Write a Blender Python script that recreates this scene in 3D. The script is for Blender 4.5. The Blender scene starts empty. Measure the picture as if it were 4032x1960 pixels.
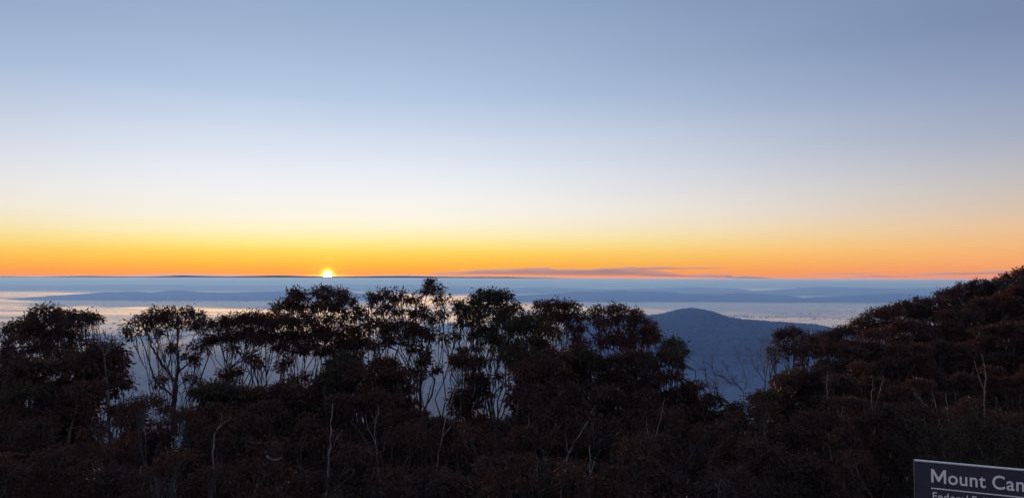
import bpy, math, random
import numpy as np
from mathutils import Vector, Euler
R = math.radians
sc = bpy.context.scene
col = sc.collection

# ------------------------------------------------------------------ camera
FPX, PW, PH = 3028.0, 4032.0, 1960.0
EYE = Vector((0.0, 0.0, 1.65))
cam = bpy.data.cameras.new('camera')
co = bpy.data.objects.new('camera', cam)
col.objects.link(co)
sc.camera = co
cam.sensor_width = 36.0
cam.lens = 36.0 * FPX / PW
cam.clip_start = 0.1
cam.clip_end = 600000.0
co.location = EYE
co.rotation_mode = 'XYZ'
ROT = Euler((R(92.18), 0, 0), 'XYZ').to_matrix() @ Euler((0, 0, R(0.13)), 'XYZ').to_matrix()
co.rotation_euler = ROT.to_euler('XYZ')

def ray(px, py):
    """direction through a pixel of the 4032 x 1960 photograph, with unit forward (y) part"""
    d = ROT @ Vector(((px - PW / 2) / FPX, -(py - PH / 2) / FPX, -1.0))
    return d / d.y
def at(px, py, D):
    return EYE + ray(px, py) * D
K = PW / 2576.0
def at2(px, py, D):                       # the same for the 2576-wide view
    return at(px * K, py * K, D)

# ------------------------------------------------------------------ sky and sun
SUN_AZ = math.degrees(math.atan(ray(1290, 1082).x))     # about -13.5 degrees
SUN_EL = 1.8
def lin(c):
    return tuple(((v / 255) / 12.92 if v / 255 <= 0.04045 else ((v / 255 + 0.055) / 1.055) ** 2.4) for v in c)

w = bpy.data.worlds.new('World')
sc.world = w
w.use_nodes = True
nt = w.node_tree
N = nt.nodes; L = nt.links
bg = N['Background']
def math_node(tree, op, a, b=None, c=None, clamp=False):
    n = tree.nodes.new('ShaderNodeMath'); n.operation = op; n.use_clamp = clamp
    for i, v in enumerate((a, b, c)):
        if v is None: continue
        if isinstance(v, (int, float)): n.inputs[i].default_value = v
        else: tree.links.new(v, n.inputs[i])
    return n.outputs[0]
M_ = lambda op, a, b=None, c=None, clamp=False: math_node(nt, op, a, b, c, clamp)
def mix_rgb(tree, blend, fac, a, b):
    n = tree.nodes.new('ShaderNodeMix'); n.data_type = 'RGBA'; n.blend_type = blend
    for s, v in ((0, fac), (6, a), (7, b)):
        if isinstance(v, (int, float)): n.inputs[s].default_value = v
        elif isinstance(v, tuple): n.inputs[s].default_value = (*v[:3], 1)
        else: tree.links.new(v, n.inputs[s])
    return n.outputs[2]
def ramp(tree, fac, stops):
    n = tree.nodes.new('ShaderNodeValToRGB')
    cr = n.color_ramp
    cr.interpolation = 'LINEAR'
    while len(cr.elements) < len(stops): cr.elements.new(0.5)
    for e, (p, c) in zip(cr.elements, stops):
        e.position = p; e.color = (*c, 1)
    tree.links.new(fac, n.inputs[0])
    return n.outputs[0]

tc = N.new('ShaderNodeTexCoord')
sep = N.new('ShaderNodeSeparateXYZ'); L.new(tc.outputs['Generated'], sep.inputs[0])
X, Y, Z = sep.outputs
elev = M_('MULTIPLY', M_('ARCSINE', Z), 180 / math.pi)                  # degrees
az = M_('MULTIPLY', M_('ARCTAN2', X, Y), 180 / math.pi)
daz = M_('SUBTRACT', az, SUN_AZ)
daz = M_('SUBTRACT', M_('FLOORED_MODULO', M_('ADD', daz, 180.0), 360.0), 180.0)
adaz = M_('ABSOLUTE', daz)
# elevation axis, finer near the horizon: position = sqrt(elevation / 90)
epos = M_('SQRT', M_('DIVIDE', M_('MAXIMUM', elev, 0.0), 90.0), clamp=True)
pos = lambda e: math.sqrt(max(e, 0) / 90.0)
towards = [(0.0, (247, 142, 74)), (0.45, (251, 158, 62)), (1.0, (252, 182, 60)), (1.8, (253, 210, 88)), (2.5, (252, 230, 140)),
           (3.3, (251, 240, 190)), (4.4, (249, 243, 226)), (5.8, (243, 242, 240)), (7.6, (231, 235, 243)), (10.0, (213, 223, 240)),
           (13.0, (182, 201, 227)), (16.5, (162, 184, 213)), (20.0, (146, 169, 200)), (28.0, (127, 149, 184)), (50.0, (122, 145, 182)), (90.0, (124, 146, 184))]
side = [(0.0, (224, 140, 118)), (0.6, (240, 154, 110)), (1.3, (243, 166, 114)), (2.2, (240, 178, 128)), (3.5, (226, 186, 150)),
        (5.0, (204, 186, 172)), (6.6, (184, 180, 183)), (9.0, (157, 165, 186)), (12.0, (136, 150, 181)), (16.0, (116, 132, 168)),
        (22.0, (107, 125, 162)), (32.0, (102, 121, 158)), (50.0, (112, 133, 170)), (90.0, (124, 146, 184))]
behind = [(0.0, (146, 148, 170)), (3.0, (172, 160, 178)), (8.0, (194, 176, 190)), (14.0, (190, 180, 198)), (25.0, (166, 173, 200)),
          (50.0, (140, 157, 190)), (90.0, (124, 146, 184))]
c_t = ramp(nt, epos, [(pos(e), lin(c)) for e, c in towards])
c_s = ramp(nt, epos, [(pos(e), lin(c)) for e, c in side])
c_b = ramp(nt, epos, [(pos(e), lin(c)) for e, c in behind])
def smooth(v, a, b):
    n = N.new('ShaderNodeMapRange'); n.interpolation_type = 'SMOOTHSTEP'
    n.inputs[1].default_value = a; n.inputs[2].default_value = b
    L.new(v, n.inputs[0]); return n.outputs[0]
c = mix_rgb(nt, 'MIX', smooth(adaz, 2.0, 60.0), c_t, c_s)
c = mix_rgb(nt, 'MIX', smooth(adaz, 50.0, 150.0), c, c_b)
# faint uneven layering of the dawn air
nz = N.new('ShaderNodeTexNoise'); nz.inputs['Scale'].default_value = 2.2; nz.inputs['Detail'].default_value = 5.0
mpn = N.new('ShaderNodeMapping'); mpn.inputs['Scale'].default_value = (1.0, 1.0, 9.0)
L.new(tc.outputs['Generated'], mpn.inputs[0]); L.new(mpn.outputs[0], nz.inputs['Vector'])
vm = N.new('ShaderNodeVectorMath'); vm.operation = 'SCALE'
L.new(c, vm.inputs[0]); L.new(M_('ADD', M_('MULTIPLY', nz.outputs[0], 0.10), 0.95), vm.inputs[3])
c = vm.outputs[0]
# the low sun itself and its glow
sx = M_('MULTIPLY', daz, 1.0); sy = M_('SUBTRACT', elev, 0.20)
d2 = M_('ADD', M_('MULTIPLY', sx, sx), M_('MULTIPLY', sy, sy))
def gauss(v2, s): return M_('EXPONENT', M_('MULTIPLY', v2, -1.0 / (s * s)))
disc = M_('LESS_THAN', d2, 0.27 ** 2)
rim2 = M_('ADD', M_('MULTIPLY', M_('MULTIPLY', sx, sx), 0.0035), M_('MULTIPLY', M_('MULTIPLY', sy, sy), 1.0))
def add_col(base, fac, colr):
    n = N.new('ShaderNodeVectorMath'); n.operation = 'SCALE'
    n.inputs[0].default_value = colr; L.new(fac, n.inputs[3])
    a = N.new('ShaderNodeVectorMath'); a.operation = 'ADD'
    L.new(base, a.inputs[0]); L.new(n.outputs[0], a.inputs[1]); return a.outputs[0]
c = add_col(c, disc, (60.0, 48.0, 22.0))
c = add_col(c, gauss(d2, 0.36), (3.0, 1.8, 0.12))
c = add_col(c, gauss(rim2, 0.075), (0.7, 0.42, 0.06))
c = add_col(c, gauss(d2, 1.6), (0.10, 0.05, 0.0))
# physical sky, faint, on top
sky = N.new('ShaderNodeTexSky'); sky.sky_type = 'NISHITA'; sky.sun_disc = False
sky.sun_elevation = R(SUN_EL); sky.sun_rotation = R(SUN_AZ); sky.altitude = 1400
sky.air_density = 1.0; sky.dust_density = 1.0; sky.ozone_density = 2.0
c = mix_rgb(nt, 'MIX', 0.004, c, sky.outputs[0])
L.new(c, bg.inputs[0]); bg.inputs[1].default_value = 1.0

sun = bpy.data.lights.new('sun', 'SUN')
so = bpy.data.objects.new('sun', sun); col.objects.link(so)
sun.energy = 2.2; sun.angle = R(0.53); sun.color = (1.0, 0.81, 0.66)
sd = Vector((math.sin(R(SUN_AZ)) * math.cos(R(SUN_EL)), math.cos(R(SUN_AZ)) * math.cos(R(SUN_EL)), math.sin(R(SUN_EL))))
so.rotation_euler = sd.to_track_quat('Z', 'Y').to_euler()

vs = sc.view_settings
vs.view_transform = 'Standard'; vs.look = 'None'; vs.exposure = 0.0; vs.gamma = 1.0; vs.use_curve_mapping = False
cy = sc.cycles
cy.max_bounces = 10; cy.diffuse_bounces = 3; cy.glossy_bounces = 2; cy.transmission_bounces = 3
cy.volume_bounces = 8; cy.use_denoising = True; cy.sample_clamp_indirect = 4.0

# ------------------------------------------------------------------ helpers
def tag(o, label=None, cat=None, group=None, kind=None):
    for k, v in (('label', label), ('category', cat), ('group', group), ('kind', kind)):
        if v: o[k] = v
    return o
def mesh_obj(name, verts, faces, mat, parent=None, smooth_=False, attr=None):
    me = bpy.data.meshes.new(name)
    verts = np.asarray(verts, dtype=np.float32).reshape(-1, 3)
    if isinstance(faces, np.ndarray):
        n = faces.shape[1]
        me.vertices.add(len(verts)); me.vertices.foreach_set('co', verts.ravel())
        me.loops.add(faces.size); me.loops.foreach_set('vertex_index', faces.astype(np.int32).ravel())
        me.polygons.add(len(faces))
        me.polygons.foreach_set('loop_start', np.arange(0, faces.size, n, dtype=np.int32))
        me.update(calc_edges=True); me.validate()
    else:
        me.from_pydata(verts.tolist(), [], faces); me.update()
    if smooth_:
        me.polygons.foreach_set('use_smooth', np.ones(len(me.polygons), dtype=bool))
    if attr is not None:
        a = me.attributes.new('tint', 'FLOAT', 'POINT'); a.data.foreach_set('value', np.asarray(attr, dtype=np.float32))
    me.materials.append(mat)
    o = bpy.data.objects.new(name, me); col.objects.link(o)
    if parent: o.parent = parent
    return o
def empty(name, loc):
    o = bpy.data.objects.new(name, None); o.empty_display_size = 0.3
    col.objects.link(o); o.location = loc; return o

# smooth value noise
_rng = np.random.default_rng(7)
_tab = _rng.random((256, 256))
def vnoise(x, y, s=0):
    x = np.asarray(x, float) + 37.3 * s; y = np.asarray(y, float) + 91.7 * s
    i = np.floor(x).astype(int); j = np.floor(y).astype(int)
    u = x - i; v = y - j
    u = u * u * (3 - 2 * u); v = v * v * (3 - 2 * v)
    g = lambda a, b: _tab[a & 255, b & 255]
    return (g(i, j) * (1 - u) + g(i + 1, j) * u) * (1 - v) + (g(i, j + 1) * (1 - u) + g(i + 1, j + 1) * u) * v
def fbm(x, y, o=4, s=0):
    t = 0; a = 0.5; n = 0
    for k in range(o):
        t = t + a * vnoise(np.asarray(x) * 2 ** k, np.asarray(y) * 2 ** k, s + k); n += a; a *= 0.5
    return t / n
def sstep(a, b, x):
    t = np.clip((np.asarray(x, float) - a) / (b - a), 0, 1); return t * t * (3 - 2 * t)

# ------------------------------------------------------------------ materials
def new_mat(name):
    m = bpy.data.materials.new(name); m.use_nodes = True
    t = m.node_tree; return m, t, t.nodes['Principled BSDF']
def tex_noise(t, scale, detail=4.0, rough=0.55, vec=None, coord='Object', stretch=None):
    n = t.nodes.new('ShaderNodeTexNoise'); n.inputs['Scale'].default_value = scale
    n.inputs['Detail'].default_value = detail; n.inputs['Roughness'].default_value = rough
    tcn = t.nodes.new('ShaderNodeTexCoord'); src = tcn.outputs[coord]
    if stretch:
        mp = t.nodes.new('ShaderNodeMapping'); mp.inputs['Scale'].default_value = stretch
        t.links.new(src, mp.inputs[0]); src = mp.outputs[0]
    t.links.new(src, n.inputs['Vector'])
    return n.outputs[0]
def mat_ground():
    m, t, b = new_mat('hillside_ground')
    a = tex_noise(t, 0.0011, 6); f = tex_noise(t, 0.35, 5)
    c1 = ramp(t, a, [(0.38, (0.030, 0.036, 0.028)), (0.5, (0.060, 0.060, 0.042)), (0.62, (0.11, 0.10, 0.07))])
    c2 = ramp(t, f, [(0.3, (0.35, 0.35, 0.35)), (0.7, (1, 1, 1))])
    t.links.new(mix_rgb(t, 'MULTIPLY', 0.8, c1, c2), b.inputs['Base Color'])
    b.inputs['Roughness'].default_value = 0.95; b.inputs['Specular IOR Level'].default_value = 0.1
    return m
def mat_plain(name, c1, c2, scale, rough=0.9):
    m, t, b = new_mat(name)
    t.links.new(ramp(t, tex_noise(t, scale, 5), [(0.3, c1), (0.7, c2)]), b.inputs['Base Color'])
    b.inputs['Roughness'].default_value = rough; b.inputs['Specular IOR Level'].default_value = 0.15
    return m
def mat_leaf(name, dark, light, trans):
    m, t, b = new_mat(name)
    at_ = t.nodes.new('ShaderNodeAttribute'); at_.attribute_name = 'tint'
    cc = ramp(t, at_.outputs['Fac'], [(0.0, dark), (1.0, light)])
    t.links.new(cc, b.inputs['Base Color'])
    b.inputs['Roughness'].default_value = 0.55; b.inputs['Specular IOR Level'].default_value = 0.10
    tr = t.nodes.new('ShaderNodeBsdfTranslucent'); tr.inputs[0].default_value = (*trans, 1)
    mx = t.nodes.new('ShaderNodeMixShader'); mx.inputs[0].default_value = 0.35
    t.links.new(b.outputs[0], mx.inputs[1]); t.links.new(tr.outputs[0], mx.inputs[2])
    t.links.new(mx.outputs[0], t.nodes['Material Output'].inputs['Surface'])
    return m
def mat_bark():
    m, t, b = new_mat('snow_gum_bark')
    a = tex_noise(t, 5.0, 5, stretch=(1, 1, 0.22)); f = tex_noise(t, 28.0, 3, stretch=(1, 1, 0.3))
    c1 = ramp(t, a, [(0.36, (0.030, 0.026, 0.024)), (0.54, (0.062, 0.056, 0.052)), (0.70, (0.17, 0.158, 0.145))])
    c2 = ramp(t, f, [(0.3, (0.6, 0.6, 0.6)), (0.65, (1, 1, 1))])
    t.links.new(mix_rgb(t, 'MULTIPLY', 0.7, c1, c2), b.inputs['Base Color'])
    b.inputs['Roughness'].default_value = 0.7; b.inputs['Specular IOR Level'].default_value = 0.25
    return m
def mat_volume(name, colr, density, g, keep=1.0):
    m = bpy.data.materials.new(name); m.use_nodes = True
    t = m.node_tree; t.nodes.remove(t.nodes['Principled BSDF'])
    v = t.nodes.new('ShaderNodeVolumePrincipled')
    v.inputs['Color'].default_value = (*colr, 1); v.inputs['Density'].default_value = density
    v.inputs['Anisotropy'].default_value = g
    v.inputs['Absorption Color'].default_value = (keep, keep, keep, 1)      # 1 = scatters only, absorbs nothing
    t.links.new(v.outputs[0], t.nodes['Material Output'].inputs['Volume'])
    return m
M_ground = mat_ground()
M_hill = mat_plain('forested_hill', (0.022, 0.030, 0.024), (0.045, 0.052, 0.034), 0.004)
M_wood = mat_plain('distant_foliage', (0.018, 0.026, 0.020), (0.045, 0.055, 0.032), 0.02)
M_bark = mat_bark()
M_twig = mat_plain('twig_bark', (0.07, 0.055, 0.045), (0.17, 0.145, 0.12), 9.0, 0.8)
M_leaf = mat_leaf('gum_leaves', (0.039, 0.026, 0.025), (0.092, 0.058, 0.051), (0.070, 0.030, 0.014))
M_leaf_red = mat_leaf('russet_gum_leaves', (0.044, 0.025, 0.022), (0.102, 0.054, 0.043), (0.085, 0.028, 0.013))
M_leaf_green = mat_leaf('olive_gum_leaves', (0.033, 0.030, 0.022), (0.078, 0.066, 0.044), (0.065, 0.042, 0.016))

# ------------------------------------------------------------------ terrain
PLAIN = -520.0
def slope_of(x, y):
    r = np.asarray(x, float) / np.maximum(np.asarray(y, float), 2.0)
    return 0.36 - 0.155 * sstep(0.25, 0.66, r)
def ground_z(x, y):
    x = np.asarray(x, float); y = np.asarray(y, float)
    yy = np.maximum(y - 0.6, 0)
    s = slope_of(x, y)
    near = -s * np.minimum(yy, 46.0) - 0.50 * np.maximum(yy - 46.0, 0) * (1 + 0.25 * (fbm(x * 0.006, y * 0.006, 3, 3) - 0.5))
    near = near + 0.5 * (fbm(x * 0.13, y * 0.13, 3, 5) - 0.5) * sstep(1.5, 6, np.hypot(x, y))
    back = np.maximum(-y - 30, 0) * 0.3 + np.maximum(np.abs(x) - np.maximum(y, 0) * 1.3 - 60, 0) * 0.35
    near = near - back
    k = 30.0                                               # soft join to the plain
    d = (near - PLAIN) / k
    return np.where(d > 30, near, PLAIN + k * np.log1p(np.exp(np.clip(d, -40, 30))))
def gz(x, y): return float(ground_z(x, y))

rad = np.concatenate([[0.4], np.geomspace(1.0, 90000.0, 150)])
ang = np.linspace(0, 2 * math.pi, 361)[:-1]
RR, AA = np.meshgrid(rad, ang, indexing='ij')
gx = RR * np.sin(AA); gy = RR * np.cos(AA)
gzv = ground_z(gx, gy)
V = np.stack([gx, gy, gzv], -1).reshape(-1, 3)
V = np.vstack([V, [[0, 0, gz(0, 0)]]])
nr, na = RR.shape
ii, jj = np.meshgrid(np.arange(nr - 1), np.arange(na), indexing='ij')
j2 = (jj + 1) % na
F = np.stack([ii * na + jj, ii * na + j2, (ii + 1) * na + j2, (ii + 1) * na + jj], -1).reshape(-1, 4)
ground = mesh_obj('ground', V, F, M_ground, smooth_=True)
tag(ground, kind='structure')

# ridges on the plain: a skyline read as pixel heights, standing at its real distance
def ridge(name, pts, D, depth, seed, rough=6.0, nx=260, mat=None, lift=0.0):
    pts = np.array(pts, float)
    wx = []; wz = []
    for px, py in pts:
        p = at(px, py, D); wx.append(p.x); wz.append(p.z)
    wx = np.array(wx); wz = np.array(wz)
    xs = np.linspace(wx[0], wx[-1], nx)
    h = np.interp(xs, wx, wz) - PLAIN
    kern = np.hanning(7); kern /= kern.sum()
    h = np.convolve(np.pad(h, 3, mode='edge'), kern, 'valid')
    end = sstep(0, 0.10, (xs - xs[0]) / (xs[-1] - xs[0])) * sstep(0, 0.10, (xs[-1] - xs) / (xs[-1] - xs[0]))
    vs_ = np.linspace(-1, 1, 41)
    XX, VV = np.meshgrid(xs, vs_, indexing='ij')
    sc_ = depth * 0.5
    wob = (fbm(XX / sc_, VV * 2 + 3, 3, seed) - 0.5) * 0.7
    prof = np.maximum(0, np.cos(np.clip(VV + wob * (1 - VV ** 2) * 0.6, -1, 1) * math.pi / 2)) ** 1.5
    HH = (h * end)[:, None] * prof
    HH = HH + (fbm(XX / (depth * 0.12), VV * 8, 4, seed + 3) - 0.5) * rough * 2 * np.minimum(1, HH / 30.0)
    YY = D + VV * depth + (fbm(XX / (depth * 1.5), XX * 0 + 1.0, 2, seed + 8) - 0.5) * depth * 0.0
    ZZ = PLAIN - 3 + HH
    V = np.stack([XX, YY, ZZ], -1).reshape(-1, 3)
    m_ = len(vs_)
    ii, jj = np.meshgrid(np.arange(nx - 1), np.arange(m_ - 1), indexing='ij')
    F = np.stack([ii * m_ + jj, (ii + 1) * m_ + jj, (ii + 1) * m_ + jj + 1, ii * m_ + jj + 1], -1).reshape(-1, 4)
    o = mesh_obj(name, V, F, mat or M_hill, smooth_=True)
    tag(o, kind='structure')
    return XX, YY, ZZ, HH

midhill = ridge('hill', [(2150, 1275), (2330, 1258), (2480, 1250), (2560, 1251), (2635, 1243), (2668, 1233), (2705, 1224), (2740, 1220), (2775, 1223),
                         (2805, 1234), (2845, 1247), (2890, 1255), (2950, 1262), (3040, 1269), (3130, 1274), (3230, 1284), (3330, 1305), (3450, 1340)],
                5000.0, 1300.0, 11, 7.0)
ridge('hill', [(-500, 1172), (60, 1175), (130, 1170), (230, 1162), (350, 1154), (430, 1148), (520, 1147), (600, 1151), (690, 1142), (780, 1149), (900, 1151),
               (1030, 1147), (1180, 1144), (1330, 1150), (1500, 1158), (1680, 1172)], 18300.0, 1500.0, 21, 7.0)
ridge('hill', [(1820, 1174), (1960, 1166), (2035, 1161), (2128, 1158), (2221, 1152), (2283, 1145), (2345, 1148), (2438, 1141), (2482, 1147), (2531, 1146),
               (2625, 1148), (2687, 1154), (2811, 1158), (2904, 1152), (3028, 1158), (3130, 1165), (3260, 1176)], 17500.0, 1400.0, 31, 8.0)
ridge('hill', [(2620, 1154), (2800, 1148), (2980, 1146), (3120, 1137), (3240, 1128), (3380, 1132), (3540, 1135), (3700, 1131), (3900, 1136), (4300, 1146)],
      24500.0, 2200.0, 41, 9.0)
ridge('hill', [(3080, 1173), (3300, 1166), (3420, 1159), (3520, 1153), (3640, 1158), (3760, 1164), (4000, 1172), (4200, 1176)], 17000.0, 900.0, 45, 6.0)
ridge('hill', [(-400, 1126), (0, 1121), (250, 1123), (520, 1119), (800, 1122), (1100, 1124), (1350, 1118), (1700, 1121), (2000, 1126), (2200, 1131)],
      32000.0, 2500.0, 51, 9.0)
ridge('hill', [(1500, 1140), (1700, 1134), (1900, 1136), (2150, 1131), (2400, 1137), (2620, 1133), (2740, 1129), (2860, 1134), (3050, 1140)], 26500.0, 1800.0, 55, 8.0)
ridge('hill', [(-1200, 1092), (-400, 1090), (0, 1087), (160, 1089), (330, 1086), (560, 1089), (700, 1084), (900, 1088), (1100, 1084), (1300, 1089), (1600, 1086), (1800, 1090),
               (2000, 1090), (2300, 1096), (2600, 1099), (3000, 1101), (3400, 1102), (4000, 1104), (4600, 1105), (5200, 1106)], 58000.0, 5000.0, 61, 14.0, nx=420)
ridge('hill', [(-300, 1100), (300, 1103), (700, 1101), (1200, 1104), (1700, 1101), (2200, 1106), (2600, 1110), (3100, 1109), (3700, 1113), (4400, 1113)], 45000.0, 3000.0, 65, 10.0, nx=420)

# ------------------------------------------------------------------ far woods: many small crowns joined
_ico_v = None
def ico():
    global _ico_v
    p = (1 + 5 ** .5) / 2
    v = np.array([(-1, p, 0), (1, p, 0), (-1, -p, 0), (1, -p, 0), (0, -1, p), (0, 1, p), (0, -1, -p), (0, 1, -p), (p, 0, -1), (p, 0, 1), (-p, 0, -1), (-p, 0, 1)], float)
    v /= np.linalg.norm(v[0])
    f = np.array([(0, 11, 5), (0, 5, 1), (0, 1, 7), (0, 7, 10), (0, 10, 11), (1, 5, 9), (5, 11, 4), (11, 10, 2), (10, 7, 6), (7, 1, 8), (3, 9, 4), (3, 4, 2), (3, 2, 6),
                  (3, 6, 8), (3, 8, 9), (4, 9, 5), (2, 4, 11), (6, 2, 10), (8, 6, 7), (9, 8, 1)])
    return v, f
IV, IF = ico()
def woods(name, P, size, label, seed):
    rng = np.random.default_rng(seed); n = len(P)
    sc3 = np.stack([size * rng.uniform(.8, 1.3, n), size * rng.uniform(.8, 1.3, n), size * rng.uniform(.6, 1.25, n)], -1)
    jit = rng.uniform(0.72, 1.28, (n, 12, 1))
    V = (IV[None] * jit * sc3[:, None, :] + P[:, None, :]).reshape(-1, 3)
    F = (IF[None] + (np.arange(n) * 12)[:, None, None]).reshape(-1, 3)
    o = mesh_obj(name, V, F, M_wood)
    tag(o, label, 'woodland', kind='stuff')
rng = np.random.default_rng(3)
XX, YY, ZZ, HH = midhill
nsel = 26000
fi = rng.uniform(0, HH.shape[0] - 1.001, nsel); fj = rng.uniform(0, HH.shape[1] - 1.001, nsel)
def bil(A):
    i = fi.astype(int); j = fj.astype(int); u = fi - i; v = fj - j
    return (A[i, j] * (1 - u) + A[i + 1, j] * u) * (1 - v) + (A[i, j + 1] * (1 - u) + A[i + 1, j + 1] * u) * v
hx, hy, hz, hh = bil(XX), bil(YY), bil(ZZ), bil(HH)
ok = (hh > 6) & (hy < 5350)
P = np.stack([hx, hy, hz + 2.0], -1)[ok]
woods('woodland', P, rng.uniform(4.5, 10.5, len(P)), 'dark blue woodland covering the hazy hill beyond the gap', 4)
# tree belts and scattered paddock trees on the foggy plain
n = 60000
py_ = 6300 + rng.random(n) ** 1.3 * 13000; px_ = rng.uniform(-0.75, 0.75, n) * py_
m1 = fbm(px_ / 1500, py_ / 420, 4, 71); m2 = fbm(px_ / 300, py_ / 150, 3, 77)
keep = (m1 > 0.56) & (m2 > 0.48) | (rng.random(n) < 0.006) & (px_ > -0.1 * py_)
P = np.stack([px_, py_, np.full(n, PLAIN + 9.0)], -1)[keep][:14000]
woods('woodland', P, rng.uniform(6.5, 17.0, len(P)), 'scattered tree belts standing in the pale fog on the plain', 5)
# wooded foot of the mountain below the near trees
n = 9000
yy = 130 + rng.random(n) ** 1.6 * 4200; xx = rng.uniform(-0.8, 0.8, n) * yy
m1 = fbm(xx / 500, yy / 350, 4, 81)
keep = (m1 > 0.52) | (yy < 700)
xx = xx[keep]; yy = yy[keep]
P = np.stack([xx, yy, ground_z(xx, yy) + 3.0], -1)
woods('woodland', P, rng.uniform(3.5, 8.0, len(P)), 'dim woodland on the lower slope behind the near gum trees', 6)

# ------------------------------------------------------------------ haze and valley fog
def box_obj(name, lo, hi, mat):
    (a, b, c_), (d, e, f) = lo, hi
    v = [(a, b, c_), (d, b, c_), (d, e, c_), (a, e, c_), (a, b, f), (d, b, f), (d, e, f), (a, e, f)]
    return mesh_obj(name, v, [(0, 3, 2, 1), (4, 5, 6, 7), (0, 1, 5, 4), (1, 2, 6, 5), (2, 3, 7, 6), (3, 0, 4, 7)], mat)
hz_o = box_obj('haze', (-92000, -92000, PLAIN - 6.0), (92000, 92000, 6.0), mat_volume('haze_air', (0.175, 0.365, 0.98), 8.8e-5, 0.25, 0.85))
tag(hz_o, 'pale blue morning haze filling the air over the valley', 'haze', kind='stuff')

fr = np.geomspace(5600, 80000, 240); fa = np.linspace(R(-50), R(50), 300)
FR, FA = np.meshgrid(fr, fa, indexing='ij')
fx = FR * np.sin(FA); fy = FR * np.cos(FA)
left = sstep(0.25, -0.25, fx / fy)
env = 0.85 * sstep(6300 + 1500 * left, 9000 + 2200 * left, FR) + 0.15 * sstep(5700, 7000, FR)
hn = fbm(fx / 5200, fy / 2100, 5, 101); hn2 = fbm(fx / 1300, fy / 500, 4, 105)
fh = env * (1 - 0.75 * sstep(15000, 42000, FR)) * np.maximum(0, 24 + 58 * (hn - 0.44) + 18 * (hn2 - 0.5))
fh[0] = 0; fh[-1] = 0; fh[:, 0] = 0; fh[:, -1] = 0
top = np.stack([fx, fy, PLAIN + 0.3 + fh], -1).reshape(-1, 3)
bot = np.stack([fx, fy, np.full_like(fx, PLAIN - 1.5)], -1).reshape(-1, 3)
nr, na = fx.shape; off = nr * na
ii, jj = np.meshgrid(np.arange(nr - 1), np.arange(na - 1), indexing='ij')
q = np.stack([ii * na + jj, ii * na + jj + 1, (ii + 1) * na + jj + 1, (ii + 1) * na + jj], -1).reshape(-1, 4)
ring = [(i, 0) for i in range(nr)] + [(nr - 1, j) for j in range(1, na)] + [(i, na - 1) for i in range(nr - 2, -1, -1)] + [(0, j) for j in range(na - 2, 0, -1)]
rid = np.array([i * na + j for i, j in ring])
rn = np.roll(rid, -1)
sideq = np.stack([rid, rn, rn + off, rid + off], -1)
F = np.vstack([q, q[:, ::-1] + off, sideq])
fog = mesh_obj('valley_fog', np.vstack([top, bot]), F, mat_volume('fog_bank', (1.0, 1.0, 1.0), 0.0060, 0.68), smooth_=True)
tag(fog, 'pale low fog lying in banks over the plain', 'fog', kind='stuff')

# thin blue mist pooled on the valley floor in front of the fog banks
mr = np.geomspace(1500, 9500, 60); ma = np.linspace(R(-48), R(48), 90)
MR, MA = np.meshgrid(mr, ma, indexing='ij')
mx_ = MR * np.sin(MA); my_ = MR * np.cos(MA)
mh = sstep(1600, 3200, MR) * sstep(9400, 6800, MR) * (70 + 130 * fbm(mx_ / 1700, my_ / 900, 4, 131)) * sstep(R(48), R(44), np.abs(MA))
top = np.stack([mx_, my_, PLAIN + 0.9 + mh], -1).reshape(-1, 3)
bot = np.stack([mx_, my_, np.full_like(mx_, PLAIN - 2.2)], -1).reshape(-1, 3)
nr, na = mx_.shape; off = nr * na
ii, jj = np.meshgrid(np.arange(nr - 1), np.arange(na - 1), indexing='ij')
q = np.stack([ii * na + jj, ii * na + jj + 1, (ii + 1) * na + jj + 1, (ii + 1) * na + jj], -1).reshape(-1, 4)
ring = [(i, 0) for i in range(nr)] + [(nr - 1, j) for j in range(1, na)] + [(i, na - 1) for i in range(nr - 2, -1, -1)] + [(0, j) for j in range(na - 2, 0, -1)]
rid = np.array([i * na + j for i, j in ring]); rn = np.roll(rid, -1)
mist = mesh_obj('valley_mist', np.vstack([top, bot]), np.vstack([q, q[:, ::-1] + off, np.stack([rid, rn, rn + off, rid + off], -1)]),
                mat_volume('blue_mist', (0.24, 0.46, 1.0), 2.6e-4, 0.4), smooth_=True)
tag(mist, 'thin blue mist pooled on the valley floor round the wooded hill', 'mist', kind='stuff')

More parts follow.
